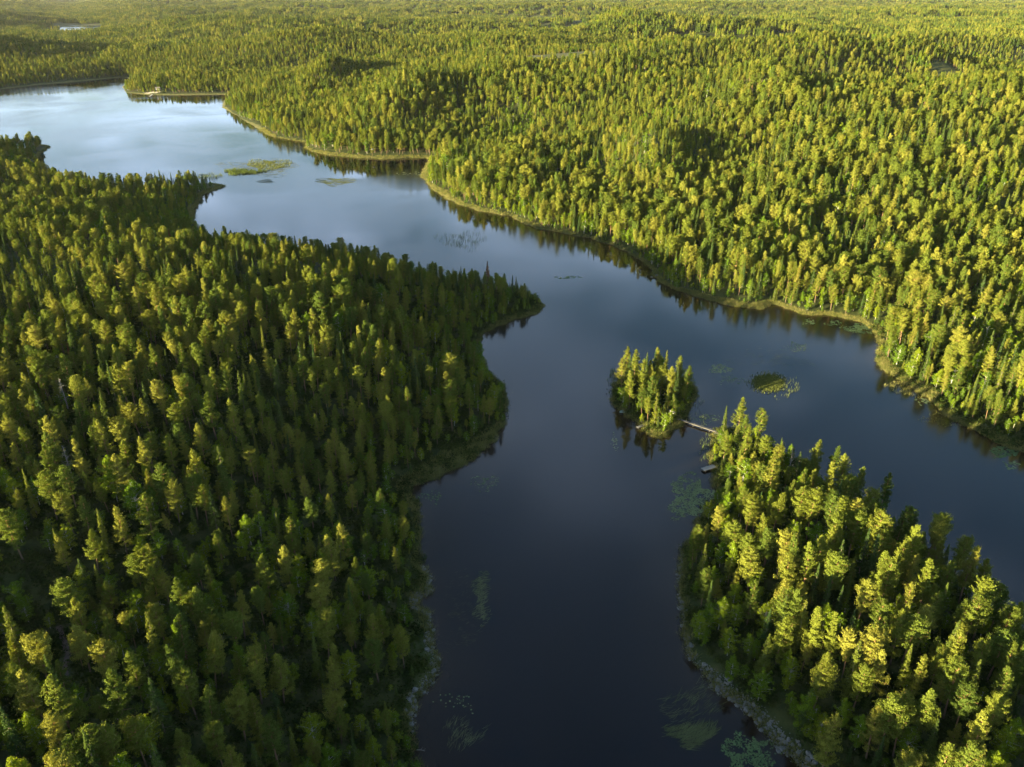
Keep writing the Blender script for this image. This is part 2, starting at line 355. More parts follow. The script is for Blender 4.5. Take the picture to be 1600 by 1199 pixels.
# ------------------------------------------------------------------ ground and water: one polar sheet round the camera's foot
ang = np.concatenate([np.linspace(-50, 50, 521), np.linspace(50, 310, 66)[1:-1]])*math.pi/180   # measured from +Y
rr = np.concatenate([[2, 20, 45], np.geomspace(60, 1500, 700)[0:], np.geomspace(1500, 14000, 230)[1:], [16000]])
A, R = np.meshgrid(ang, rr)
P = np.stack([(R*np.sin(A)).ravel(), (R*np.cos(A)).ravel()], 1)
SD = shore(P); Hh = height(P, SD)
nr, na = len(rr), len(ang)
idx = np.arange(nr*na).reshape(nr, na)
q = np.stack([idx[:-1], np.roll(idx, -1, 1)[:-1], np.roll(idx, -1, 1)[1:], idx[1:]], -1).reshape(-1, 4)
gm = mesh_np('ground', np.column_stack([P, Hh]), [q], [M['ground']], smooth=True)
a_ = gm.attributes.new('shore', 'FLOAT', 'POINT'); a_.data.foreach_set('value', np.clip(SD, -50, 200).astype(np.float32))
a_ = gm.attributes.new('sedge', 'FLOAT', 'POINT'); a_.data.foreach_set('value', sedge_w(P).astype(np.float32))
def clearing(P):
    c = np.zeros(len(P))
    for cw in clearW:
        d, i = seg_dist(P, cw); ext = np.ptp(cw[:, 1])*0.12+2
        c = np.maximum(c, np.clip(np.where(i, d, -d)/ext+0.5+(vnoise(P[:, 0], P[:, 1], 14, 11)-.5)*1.5, 0, 1))
    return c
CL = clearing(P)
a_ = gm.attributes.new('clearing', 'FLOAT', 'POINT'); a_.data.foreach_set('value', CL.astype(np.float32))
tag(add('ground', gm), kind='structure')
keep = (SD[q] < 3).any(1)
qw = q[keep]; used = np.unique(qw); remap = np.full(len(P), -1); remap[used] = np.arange(len(used))
wm = mesh_np('water', np.column_stack([P[used], np.zeros(len(used))]), [remap[qw]], [M['water']], smooth=True)
a_ = wm.attributes.new('depth', 'FLOAT', 'POINT'); a_.data.foreach_set('value', np.clip(-SD[used], -5, 60).astype(np.float32))
tag(add('water', wm), kind='structure')

# ------------------------------------------------------------------ trees
def leaf_quads(C, size, r, flat=1.0, out=None):
    """one small randomly turned leaf-spray quad at every point of C"""
    n = len(C); o = np.zeros((n, 3)); o[:, :2] = C[:, :2]; o[:, 2] = 0.25*np.hypot(C[:, 0], C[:, 1])+0.2
    o /= np.linalg.norm(o, axis=1)[:, None]
    nn = o*0.9+r.normal(size=(n, 3))*0.5; nn /= np.linalg.norm(nn, axis=1)[:, None]
    a = r.normal(size=(n, 3)); a -= nn*(a*nn).sum(1)[:, None]; a /= np.linalg.norm(a, axis=1)[:, None]+1e-9
    b = np.cross(nn, a)
    s = (size*r.uniform(0.6, 1.4, n))[:, None]
    V = np.stack([C-a*s, C-b*s*0.55, C+a*s, C+b*s*0.55], 1).reshape(-1, 3)
    F = np.arange(4*n).reshape(n, 4); return V, F
def make_pine(seed, H=14, lo=0.38, rad=2.0, top='cone', nq=11000, limbs=True, lean=0.02, bend=0.25):
    r = np.random.default_rng(seed); tb = MB()
    lx, ly = r.normal(0, lean, 2)*H
    def ax(t): return np.array([lx*t+bend*math.sin(t*3.1+seed), ly*t+bend*math.cos(t*2.7+seed)-bend*math.cos(seed), H*t])-np.array([bend*math.sin(seed), 0, 0])
    ts = np.linspace(0, 1, 9)
    tb.tube([ax(t)+np.array([0, 0, -0.4 if t == 0 else 0]) for t in ts], [0.19*(1-0.88*t)*H/14 for t in ts], 7)
    C = []; nb = max(14, int(115*H/14))
    for i in range(nb):
        t = lo+(1-lo)*(i/nb)**0.9; u = (t-lo)/(1-lo)
        if top == 'cone': prof = min(1, 0.50+2.4*u)*(1-u)**0.72*1.15+0.07
        elif top == 'round': prof = math.sqrt(max(0.03, 1-(2*u-0.95)**2))*0.98
        else: prof = (0.35+0.9*u)*math.sqrt(max(0.02, 1-u**3))
        Lb = 0.94*rad*prof*r.uniform(0.45, 1.28)
        if u < 0.3 and r.random() < 0.25: continue
        az = r.uniform(0, 2*math.pi) if i % 2 else (i*2.4)
        rise = (-0.12+0.75*u)*Lb+r.normal(0, 0.1)
        p0 = ax(t); d = np.array([math.cos(az), math.sin(az), 0])
        p1 = p0+d*Lb*0.55+np.array([0, 0, rise*0.35]); p2 = p0+d*Lb+np.array([0, 0, rise])
        if limbs and i % 2: tb.tube([p0, p1, p2], [0.05*H/14, 0.03*H/14, 0.012], 4, cap=False)
        side = np.array([-d[1], d[0], 0])
        C.append((p0, p2, d, side, Lb))
    tot = sum(c[4]**1.3+0.15 for c in C); pts = []
    for p0, p2, d, side, Lb in C:
        n = max(3, int(nq*(Lb**1.3+0.15)/tot)); q = r.integers(2, 5); cen = r.uniform(0.35, 1.0, q); lat = r.normal(0, 0.16, q)*Lb
        w_ = r.integers(0, q, n); s = np.clip(cen[w_]+r.normal(0, 0.13, n), 0.12, 1.06)
        p = p0+(p2-p0)*s[:, None]+side*(lat[w_]*s+r.normal(0, 0.10+0.07*Lb, n)*(0.4+s))[:, None]
        p[:, 2] += r.normal(0.0, 0.13, n)+0.10*Lb*s**3; pts.append(p)
    tp = np.zeros((nq//30, 3))+ax(1.0); tp[:, 2] -= np.abs(r.normal(0, 0.45, len(tp))); tp[:, :2] += r.normal(0, 0.10, (len(tp), 2))*(1+(H-tp[:, 2:3])); pts.append(tp)
    pts = np.concatenate(pts)
    size = 0.112*math.sqrt(11000/nq)
    return tb, leaf_quads(pts, size, r, 1.1)
def make_spruce(seed, H=14, rad=1.5, nq=9000, lo=0.05):
    r = np.random.default_rng(seed); tb = MB()
    ts = np.linspace(0, 1, 6); tb.tube([(0, 0, H*t-(0.4 if t == 0 else 0)) for t in ts], [0.17*(1-0.93*t)*H/14 for t in ts], 7)
    pts = []; nb = int(120*H/14)
    w = []
    for i in range(nb):
        u = i/nb; t = lo+(1-lo)*u
        Lb = rad*((1-u)**0.85*r.uniform(0.7, 1.15)+0.06); az = r.uniform(0, 2*math.pi)
        w.append((t, Lb, az))
    tot = sum(x[1] for x in w)
    for t, Lb, az in w:
        n = max(3, int(nq*Lb/tot)); s = r.random(n)**0.7
        d = np.array([math.cos(az), math.sin(az), 0]); sd2 = np.array([-d[1], d[0], 0])
        droop = -0.28*Lb*s+0.10*Lb*s**4
        p = np.array([0, 0, H*t])+d*(Lb*s)[:, None]+sd2*(r.normal(0, 0.16, n)*(0.3+s*Lb))[:, None]
        p[:, 2] += droop-np.abs(r.normal(0, 0.13, n)); pts.append(p)
        if t > 0.1 and r.random() < 0.35: tb.tube([(0, 0, H*t), tuple(np.array([0, 0, H*t-0.2*Lb])+d*Lb*0.9)], [0.03, 0.01], 4, cap=False)
    p = np.zeros((14, 3)); p[:, 2] = H*(1-0.05*r.random(14)); p[:, :2] += r.normal(0, 0.05, (14, 2)); pts.append(p)
    return tb, leaf_quads(np.concatenate(pts), 0.115*math.sqrt(9000/nq), r, 0.8)
def make_birch(seed, H=10, rad=2.0, nq=8000, lo=0.14):
    r = np.random.default_rng(seed); tb = MB(); C = []
    stems = 1 if seed % 3 else 2
    for s_ in range(stems):
        lx, ly = r.normal(0, 0.05*H, 2)
        ax = lambda t: np.array([lx*t**1.4, ly*t**1.4, H*t])
        ts = np.linspace(0, 0.97, 7); tb.tube([ax(t)+np.array([0.15*s_, 0, -0.4 if t == 0 else 0]) for t in ts], [0.10*(1-0.9*t)*H/10 for t in ts], 6)
        for i in range(34):
            u = (i+r.random())/34; t = lo+(1-lo)*u*0.97
            prof = math.sqrt(max(0.02, 1-(1.75*u-0.68)**2)) if u < 1 else 0.1
            Lb = rad*prof*r.uniform(0.5, 1.15); az = i*2.4+r.normal(0, .5)
            d = np.array([math.cos(az), math.sin(az), 0]); p0 = ax(t*0.93)
            p2 = p0+d*Lb+np.array([0, 0, Lb*r.uniform(0.3, 0.9)])
            tb.tube([p0, (p0+p2)/2+np.array([0, 0, 0.1]), p2], [0.03, 0.02, 0.008], 4, cap=False)
            for s in (0.5, 0.78, 1.0): C.append((p0*(1-s)+p2*s+r.normal(0, 0.18, 3), 0.35+0.25*r.random()))
        C.append((ax(1.0), 0.3))
    per = max(3, nq//len(C)); pts = []
    for p, rr_ in C:
        g = r.normal(size=(per, 3)); g /= np.linalg.norm(g, axis=1)[:, None]; pts.append(p+g*(r.random(per)**0.5*rr_)[:, None])
    return tb, leaf_quads(np.concatenate(pts), 0.112*math.sqrt(8000/nq), r, 1.0)
def make_dead(seed, H=11):
    r = np.random.default_rng(seed); tb = MB()
    tb.tube([(0, 0, -0.4), (0.1, 0.05, H*0.5), (0.25, -0.1, H)], [0.16, 0.10, 0.02], 6)
    for i in range(26):
        t = 0.3+0.68*i/26; az = r.uniform(0, 6.28); Lb = (1.9*(1-t)+0.35)*r.uniform(0.5, 1.2)
        p0 = Vector((0.15*t, 0, H*t)); d = Vector((math.cos(az), math.sin(az), r.uniform(-0.2, 0.4)))
        p2 = p0+d*Lb; tb.tube([p0, p0+d*Lb*0.5+Vector((0, 0, 0.08)), p2], [0.04, 0.03, 0.008], 4, cap=False)
        for k in range(3):
            q0 = p0+d*Lb*r.uniform(0.4, 0.9); tb.tube([q0, q0+Vector(r.normal(0, 0.35, 3))], [0.018, 0.006], 3, cap=False)
    return tb
def np_poly(tb):
    f4 = [f for f in tb.f if len(f) == 4]; oth = [f for f in tb.f if len(f) != 4]
    for f in oth:
        for k in range(1, len(f)-1): f4.append((f[0], f[k], f[k+1], f[k+1]))
    return np.array(tb.v), f4
SRC = bpy.data.collections.new('forest_sources')     # never linked to the scene: only the far forest's source meshes
KINDS = {'pine': ('pine', 'pbark'), 'spruce': ('spruce', 'sbark'), 'birch': ('birch', 'bbark'), 'rust': ('rust', 'sbark')}
NEAR = {}; FARI = {}; src_names = []
def combine(name, parts):
    """parts: list of (V,F(list of tuples/array, any size), material) -> one mesh"""
    V = []; F3 = []; F4 = []; m3 = []; m4 = []; mats = []; off = 0
    for v, f, m in parts:
        if m not in mats: mats.append(m)
        k = mats.index(m)
        for q_ in (f.tolist() if isinstance(f, np.ndarray) else f):
            if len(q_) == 4: F4.append([i+off for i in q_]); m4.append(k)
            elif len(q_) == 3: F3.append([i+off for i in q_]); m3.append(k)
            else:
                for j in range(1, len(q_)-1): F3.append([q_[0]+off, q_[j]+off, q_[j+1]+off]); m3.append(k)
        V.append(np.asarray(v)); off += len(v)
    Fl = []; mi = []
    if F4: Fl.append(np.array(F4)); mi += m4
    if F3: Fl.append(np.array(F3)); mi += m3
    return mesh_np(name, np.concatenate(V), Fl, mats, mi)
nsrc = 0
def add_source(me):
    global nsrc
    o = bpy.data.objects.new('tree_source_%03d' % nsrc, me); SRC.objects.link(o); nsrc += 1; return nsrc-1
near_specs = []
for i, (lo, rad, top) in enumerate([(0.26, 2.2, 'cone'), (0.20, 2.4, 'cone'), (0.34, 2.0, 'cone'), (0.30, 2.1, 'round'), (0.36, 2.3, 'round'), (0.18, 1.9, 'cone'), (0.42, 2.3, 'flat'), (0.15, 2.3, 'cone')]):
    near_specs.append(('pine', make_pine(11+i, 14, lo, rad, top), 14, make_pine(11+i, 14, lo, rad, top, nq=4000, limbs=False)))
for i, rad in enumerate([1.5, 1.8, 1.2, 2.1]):
    near_specs.append(('spruce', make_spruce(31+i, 14, rad), 14, make_spruce(31+i, 14, rad, nq=3400)))
for i, rad in enumerate([1.9, 2.3, 1.7, 2.6]):
    near_specs.append(('birch', make_birch(50+i, 10, rad), 10, make_birch(50+i, 10, rad, nq=3000)))
near_specs.append(('rust', make_spruce(61, 12, 1.5, nq=2200), 12, make_spruce(61, 12, 1.5, nq=700)))
HREF = {}
for kind, (tb, (lv, lf)), H0, (tb2, (lv2, lf2)) in near_specs:
    fm, bm_ = M[KINDS[kind][0]], M[KINDS[kind][1]]
    tm = tb.mesh(kind+'_trunk', bm_, True); cm = mesh_np(kind+'_crown', lv, [lf], [fm])
    hi = add_source(combine(kind+'_tree', [(tb.v, tb.f, bm_), (lv, lf, fm)]))
    lo_ = add_source(combine(kind+'_tree_small', [(tb2.v, tb2.f, bm_), (lv2, lf2, fm)]))
    NEAR.setdefault(kind, []).append((tm, cm, hi)); FARI.setdefault(kind, []).append(lo_); HREF[kind] = H0
# clumps of whole trees for the far forest
CLUMP = []
for c in range(6):
    r = np.random.default_rng(90+c); parts = []
    for k in range(16):
        kd = r.choice(['pine', 'pine', 'pine', 'spruce', 'spruce', 'birch']); x, y = ((k % 4)-1.5)*5+r.normal(0, 1.3), ((k//4)-1.5)*5+r.normal(0, 1.3)
        s = int(r.integers(1000)); hh_ = r.uniform(0.75, 1.1)
        if kd == 'pine': tb, (v, f) = make_pine(s, 14*hh_, 0.2, 2.7, 'cone', nq=420, limbs=False)
        elif kd == 'spruce': tb, (v, f) = make_spruce(s, 14*hh_, 2.0, nq=400)
        else: tb, (v, f) = make_birch(s, 10*hh_, 2.1, nq=360)
        parts.append((v+np.array([x, y, 0]), f, M[kd]))
        if kd == 'pine': parts.append((np.array(tb.v)+np.array([x, y, 0]), tb.f, M['pbark']))
    CLUMP.append(add_source(combine('tree_clump', parts)))

# traced crowns: (px, py of the top, kind, height)
TR = []
def trc(s, kind, h, dh=1.5):
    for a in s.split():
        x, y = a.split(','); TR.append((float(x), float(y), kind, 0.92*h+random.uniform(-dh, dh)))
trc("1357,902 1570,919 1598,937 1385,940 1415,955 1432,956 1454,945 1502,987 1537,1001 1572,981 1586,981 1442,1021 1380,1012 1365,985 1350,1042 1335,985 1312,957 1282,947 1251,920 1287,1040 1395,1092 1420,1081 1455,1070 1502,1042 1517,1075 1582,1045 1375,1112 1307,1120 1340,1161 1482,1166 1520,1162 1537,1160 1422,1187", 'pine', 13)
trc("1221,627 1240,635 1259,654 1285,670 1307,695 1322,706 1345,727 1327,737 1280,685 1307,720 1391,735 1416,754 1430,789 1417,792 1470,797 1475,804 1510,836 1527,855 1550,870 1347,780 1342,802 1382,832 1412,842 1432,865 1387,860 1305,772 1320,775 1307,805 1305,825 1285,835 1275,770 1252,760 1217,771 1307,862 1270,845 1250,835 1227,827 1205,822 1230,862 1397,877 1215,710", 'pine', 13)
trc("1162,619 1177,627 1195,635 1165,652 1137,674 1170,665 1200,680 1195,725 1212,770 1153,813 1095,823 1173,833 1200,803 1180,857 1205,827 1233,863 1307,863 1227,927 1252,920 1227,963 1103,890", 'pine', 11.5)
trc("1482,910 1426,1005 1260,937 1230,930 1265,1085 1467,1125 1485,846 1191,767 1103,850 1113,907 1203,993 1136,632", 'spruce', 11.5)
trc("1295,941 1325,1095 1350,1120 1557,1171 1595,1125 1585,1135 1375,777 1257,740 1242,812 1162,755 1140,770 1165,717 1243,817 1180,913 1150,910 1200,943 1130,933 1153,943 1067,877 1097,957 1143,983 1113,943 1147,1027 1233,1017 1240,1033 1090,987 1193,1050 1170,1070 1263,1087", 'birch', 8.5)
trc("979,539 1011,530 995,546 1065,557 1050,572 1007,562 1019,592 987,580 1075,572 975,562", 'pine', 12.5, 1)
trc("995,537 1036,534 1060,577 1025,545 1012,550 1027,615 1045,600 985,556 1043,545", 'spruce', 12, 1)
trc("1050,556 1007,600 1000,605 1040,645 1068,620 975,605 990,630 1015,650", 'birch', 6.5, 1)
trc("9,507 32,521 55,510 77,512 159,500 195,515 220,529 184,565 195,567 177,535 242,536 277,532 262,502 302,505 306,532 337,502 365,512 350,571 320,581 275,582 290,581 245,590 37,579 59,562 94,550 117,586 182,615 222,620 115,625 5,617 44,622 185,651 152,650 75,646 225,675 117,679 70,670 12,691 62,692 324,611 355,610 295,687 305,650 257,670 177,699 96,717 62,726 242,707 260,730 290,724 217,750 172,769 92,755 117,760 350,769 2,777", 'pine', 12.5)
trc("104,502 151,544 165,560 370,570 154,606 54,610 337,684 32,725 324,752", 'spruce', 14)
trc("162,702 200,735", 'birch', 11)
trc("270,900 97,900 120,936 305,920 278,967 247,955 270,943 357,956 369,930 118,980 200,1022 267,1002 320,1002 167,1045 287,1040 17,1050 44,1058 85,1064 27,1012 50,1002 317,1070 370,1087 396,1085 75,1119 165,1120 335,1135 95,1157 75,1176 290,1167 357,1170 392,1012", 'pine', 12.5)
trc("5,947 229,962 232,1055 127,1135", 'spruce', 14)
trc("22,1185 305,1187 185,1175", 'birch', 10)
T = []       # x, y, kind, height
for px, py, k, h in TR:
    x, y = at(px, py, h+4)
    z0 = height(np.array([[x, y]]))[0]; x, y = at(px, py, h+max(z0, 0.3))
    P1 = np.array([[x, y]]); s1 = shore(P1)[0]
    if s1 < 0.8: continue
    T.append((x, y, k, h))
nT = len(T)
TX = np.array([(a[0], a[1]) for a in T])
def scatter(sp, r0, r1, half, seed):
    r = np.random.default_rng(seed); n = int(2*r1/sp)+2
    x, y = np.meshgrid((np.arange(n)-n/2)*sp, (np.arange(n)-n/2)*sp); x = x+(np.arange(n) % 2)[:, None]*sp/2
    p = np.stack([x.ravel(), y.ravel()], 1)+r.uniform(-0.46, 0.46, (x.size, 2))*sp
    rad = np.hypot(p[:, 0], p[:, 1]); an = np.degrees(np.arctan2(p[:, 0], p[:, 1]))
    m = (rad >= r0) & (rad < r1) & (an > half[0]) & (an < half[1]); return p[m], r
p1, r1_ = scatter(3.65, 15, 480, (-178, 60), 1)
k_ = (np.hypot(p1[:, 0], p1[:, 1]) < 260) | ((np.degrees(np.arctan2(p1[:, 0], p1[:, 1])) > -75)); p1 = p1[k_]
p2, r2_ = scatter(4.0, 480, 1500, (-56, 42), 2)
p3, r3_ = scatter(20, 1500, 5500, (-46, 38), 3)
p4, r4_ = scatter(44, 5500, 14000, (-44, 37), 4)
def filt(p, r, mn):
    s = shore(p); c = clearing(p)
    dens = vnoise(p[:, 0], p[:, 1], 38, 20) if mn < 10 else 1.25*vnoise(p[:, 0]*0.5, p[:, 1], 190, 20)-0.28
    m = (s > mn*0.3+sedge_w(p)+rock_w(p)*1.1+0.8*vnoise(p[:, 0], p[:, 1], 25, 21)) & (c < 0.35) & (r.random(len(p)) < 0.45+1.05*dens)
    return p[m], s[m]
p1, s1 = filt(p1, r1_, 1.6); p2, s2 = filt(p2, r2_, 3.0); p3, s3 = filt(p3, r3_, 12)
d1 = np.min(np.hypot(p1[:, None, 0]-TX[None, :, 0], p1[:, None, 1]-TX[None, :, 1]), 1)
k_ = d1 > np.where((np.abs(p1[:, 0]-37) < 16) & (np.abs(p1[:, 1]-205) < 26), 1.8, 2.35); p1, s1, d1 = p1[k_], s1[k_], d1[k_]
pathW = W2(PATHPX)
kp, _ = seg_dist(p1, np.concatenate([pathW, pathW[::-1]])); k_ = kp > 1.8; p1, s1 = p1[k_], s1[k_]
def kinds_for(p, s, r):
    n = vnoise(p[:, 0], p[:, 1], 30, 30)*0.6+r.random(len(p))*0.55
    birch = (r.random(len(p)) < 0.10+0.5*np.exp(-s/7)+0.35*(vnoise(p[:, 0], p[:, 1], 45, 31) > 0.68))
    k = np.where(birch, 2, np.where(n > 0.72, 1, 0)); return k
KN = ['pine', 'spruce', 'birch']
def heights_for(p, k, s, r):
    h = np.where(k == 0, 11.2, np.where(k == 1, 11.0, 8.0))*(0.66+0.62*vnoise(p[:, 0]*0.6, p[:, 1], 60, 40))
    h *= r.uniform(0.62, 1.22, len(p)); h *= 0.72+0.28*sstep(s, 1, 14)
    sm = r.random(len(p)) < 0.12; return np.where(sm, h*0.6, h)
k1 = kinds_for(p1, s1, r1_); h1 = heights_for(p1, k1, s1, r1_)
for (x, y), k, h in zip(p1, k1, h1): T.append((x, y, KN[k], h))
TZ = height(np.array([(a[0], a[1]) for a in T]))
# the ones that show largest become things of their own
rows = []
for i, (x, y, k, h) in enumerate(T):
    u, v, dep = proj(x, y, TZ[i]+h*0.7)
    if -10 < u < 1610 and -20 < v < 1215: rows.append((k, i >= nT, dep/h, i, u, v))
chosen = {}
for kind in KN:
    c = sorted([r_ for r_ in rows if r_[0] == kind], key=lambda r_: (r_[1], r_[2]))[:300]
    for r_ in c: chosen[r_[3]] = (r_[4], r_[5])
NAMES = {'pine': 'pine_tree', 'spruce': 'spruce_tree', 'birch': 'birch_tree'}
cnt = {}; seen_lab = set()
def tree_root(kind, name, x, y, z, h, rz, variant=None, label=None, cat=None, group=None):
    vs = NEAR[kind]; tm, cm, hi = vs[variant if variant is not None else random.randrange(len(vs))]
    s = h/HREF[kind]; wv = s*random.uniform(0.88, 1.15)
    o = bpy.data.objects.new(name, None); COL.objects.link(o); o.empty_display_size = 0.3
    o.location = (x, y, z-0.1); o.rotation_euler = (0, 0, rz); o.scale = (wv, wv, s)
    tag(o, label, cat, group)
    for nm, me in (('trunk', tm), ('crown', cm)):
        c = bpy.data.objects.new(nm, me); COL.objects.link(c); c.parent = o
    return o
rest = []
def where(x, y):
    px, py, _ = proj(x, y, 0)
    if 940 < px < 1100 and 560 < py < 700: return 'on the small island'
    if px > 1045 and y < 262 and x > 25:
        return 'on the right headland'
    if x > 40: return 'on the far right bank'
    return 'in the left bank forest'
for i, (x, y, k, h) in enumerate(T):
    z = TZ[i]
    if i in chosen:
        u, v = chosen[i]; w = where(x, y)
        sz = 'tall' if h > HREF[k]*1.02 else 'small' if h < HREF[k]*0.72 else 'middling'
        for nd in (0, 1, 2, 3):
            lab = f"{sz} {k} {w}, {max(u,0)/16:.{nd}f}% across, {max(v,0)/11.99:.{nd}f}% down"
            if lab not in seen_lab: break
        seen_lab.add(lab)
        tree_root(k, NAMES[k], x, y, z, h, random.uniform(0, 6.28), None, lab, 'tree', f"{k} trees standing apart in the near forest")
    else: rest.append((x, y, z-0.1, k, h))

def gn_scatter(name, pos, idx, rot, scl, coll, label, cat):
    me = bpy.data.meshes.new(name); n = len(pos)
    me.vertices.add(n); me.vertices.foreach_set('co', np.asarray(pos, dtype=np.float32).ravel())
    for nm, ty, dat, fld in (('idx', 'INT', np.asarray(idx, dtype=np.int32), 'value'), ('rot', 'FLOAT_VECTOR', np.asarray(rot, dtype=np.float32).ravel(), 'vector'), ('scl', 'FLOAT_VECTOR', np.asarray(scl, dtype=np.float32).ravel(), 'vector')):
        a = me.attributes.new(nm, ty, 'POINT'); a.data.foreach_set(fld, dat)
    me.update()
    o = add(name, me); tag(o, label, cat, kind='stuff')
    g = bpy.data.node_groups.new(name+'_nodes', 'GeometryNodeTree')
    g.interface.new_socket('Geometry', in_out='INPUT', socket_type='NodeSocketGeometry')
    g.interface.new_socket('Geometry', in_out='OUTPUT', socket_type='NodeSocketGeometry')
    gi = g.nodes.new('NodeGroupInput'); go = g.nodes.new('NodeGroupOutput')
    ci = g.nodes.new('GeometryNodeCollectionInfo'); ci.inputs[0].default_value = coll; ci.inputs['Separate Children'].default_value = True; ci.inputs['Reset Children'].default_value = True
    ip = g.nodes.new('GeometryNodeInstanceOnPoints'); ip.inputs['Pick Instance'].default_value = True
    def na(n_, t_):
        a = g.nodes.new('GeometryNodeInputNamedAttribute'); a.data_type = t_; a.inputs[0].default_value = n_
        return [s for s in a.outputs if s.enabled][0]
    g.links.new(gi.outputs[0], ip.inputs['Points']); g.links.new(ci.outputs[0], ip.inputs['Instance'])
    g.links.new(na('idx', 'INT'), ip.inputs['Instance Index'])
    e2r = g.nodes.new('FunctionNodeEulerToRotation'); g.links.new(na('rot', 'FLOAT_VECTOR'), e2r.inputs[0]); g.links.new(e2r.outputs[0], ip.inputs['Rotation'])
    g.links.new(na('scl', 'FLOAT_VECTOR'), ip.inputs['Scale'])
    g.links.new(ip.outputs[0], go.inputs[0])
    md = o.modifiers.new('scatter', 'NODES'); md.node_group = g
    return o
# the rest of the forest as one mass
pos, ix, ro, sc = [], [], [], []
def put(x, y, z, k, h, hi):
    i = random.randrange(len(NEAR[k])); s = h/HREF[k]; w = s*random.uniform(0.88, 1.22)*(1.0 if hi else 1.12)
    pos.append((x, y, z)); ix.append(NEAR[k][i][2] if hi else FARI[k][i]); ro.append((random.gauss(0, .03), random.gauss(0, .03), random.uniform(0, 6.28))); sc.append((w, w, s))
for x, y, z, k, h in rest: put(x, y, z, k, h, math.hypot(x, y) < 330)
z2 = height(p2, s2); k2 = kinds_for(p2, s2, r2_); h2 = heights_for(p2, k2, s2, r2_)
for (x, y), z, k, h in zip(p2, z2, k2, h2): put(x, y, z-0.1, KN[k], h, False)
z3 = height(p3, s3)
for (x, y), z in zip(p3, z3):
    pos.append((x, y, z-0.5)); ix.append(random.choice(CLUMP)); ro.append((0, 0, random.uniform(0, 6.28))); s = random.uniform(0.75, 1.2); sc.append((1.1, 1.1, s))
z4 = height(p4)
for (x, y), z in zip(p4, z4):
    pos.append((x, y, z-0.5)); ix.append(random.choice(CLUMP)); ro.append((0, 0, random.uniform(0, 6.28))); sc.append((2.3, 2.3, random.uniform(0.9, 1.5)))
# low shrubs and bilberry on the forest floor
r = np.random.default_rng(77); SH = []
for c in range(3):
    q_ = r.normal(0, 0.5, (110, 3)); q_[:, 2] = np.abs(r.normal(0.2, 0.2, 110)); v_, f_ = leaf_quads(q_, 0.17, r); SH.append(add_source(mesh_np('shrub', v_, [f_], [M['shrub']])))
pb, rb_ = scatter(1.7, 60, 300, (-42, 42), 78); sb_ = shore(pb); k_ = (sb_ > 0.5+rock_w(pb)*1.1) & (rb_.random(len(pb)) < 0.75); pb, sb_ = pb[k_], sb_[k_]
kp, _ = seg_dist(pb, np.concatenate([pathW, pathW[::-1]])); k_ = kp > 1.0; pb, sb_ = pb[k_], sb_[k_]; zb = height(pb, sb_)
for (x, y), z in zip(pb, zb):
    pos.append((x, y, z-0.05)); ix.append(random.choice(SH)); ro.append((0, 0, random.uniform(0, 6.28))); s = random.uniform(0.6, 1.7); sc.append((s*1.2, s*1.2, s))
# undergrowth saplings between the trees
pu, ru = scatter(2.5, 30, 520, (-60, 45), 9)
su = shore(pu); ku = (su > 0.3+sedge_w(pu)*0.9+rock_w(pu)*1.1) & (ru.random(len(pu)) < 0.34+0.6*np.exp(-su/6)); pu, su = pu[ku], su[ku]
kp, _ = seg_dist(pu, np.concatenate([pathW, pathW[::-1]])); k_ = kp > 1.2; pu, su = pu[k_], su[k_]
zu = height(pu, su)
for (x, y), z, s in zip(pu, zu, su): put(x, y, z-0.1, 'birch' if random.random() < 0.6 else 'spruce', random.uniform(1.2, 4.4), False)
print('forest instances', len(pos), 'own trees', len(chosen), 'traced', nT)
gn_scatter('forest', pos, ix, ro, sc, SRC, 'boreal forest of pine, spruce and birch reaching to the horizon', 'forest')

# ------------------------------------------------------------------ water plants, each patch one mass
def px_disc(cx_, cy_, rx, ry, n, seed, hollow=0.0):
    r = np.random.default_rng(seed); a = r.uniform(0, 2*np.pi, n); q_ = r.uniform(hollow**2, 1, n)**0.5*(1+0.25*np.sin(3*a+seed)+0.15*np.sin(5*a+2*seed))
    if n > 7000: q_ = np.minimum(np.abs(r.normal(0, 0.52, n))**0.75, 1.35)      # a round bed that thins out at its rim
    out = np.array([at(cx_+rx*q_[i]*math.cos(a[i]), cy_+ry*q_[i]*math.sin(a[i])) for i in range(n)])
    k = (vnoise(out[:, 0], out[:, 1], 1.6, seed)+r.normal(0, 0.12, n)-0.25*(q_-0.4) > (0.30 if n < 7000 else -1.0)); s_ = shore(out); return out[k & (s_ < -0.1)], r
def lily(cx_, cy_, rx, ry, n, seed, label, mt, rad=0.2):
    p, r = px_disc(cx_, cy_, rx, ry, n, seed)
    if not len(p): return
    k = 9; a = np.linspace(0.25, 2*np.pi-0.25, k); R_ = r.uniform(0.6, 1.35, len(p))*rad; ro_ = r.uniform(0, 6.28, len(p))
    V = np.zeros((len(p), k+1, 3)); V[:, 0, :2] = p; V[:, 0, 2] = 0.008
    V[:, 1:, 0] = p[:, 0:1]+R_[:, None]*np.cos(a+ro_[:, None]); V[:, 1:, 1] = p[:, 1:2]+R_[:, None]*np.sin(a+ro_[:, None])
    V[:, 1:, 2] = 0.014+r.uniform(0, 0.02, (len(p), k))
    V[:, :, 2] += r.uniform(0, 0.012, (len(p), 1))
    b = (np.arange(len(p))*(k+1))[:, None, None]
    F = np.array([[0, j, j+1] for j in range(1, k)])[None]+b
    tag(add('lily_pads', mesh_np('lily_pads', V.reshape(-1, 3), [F.reshape(-1, 3)], [mt])), label, 'water lilies', kind='stuff')
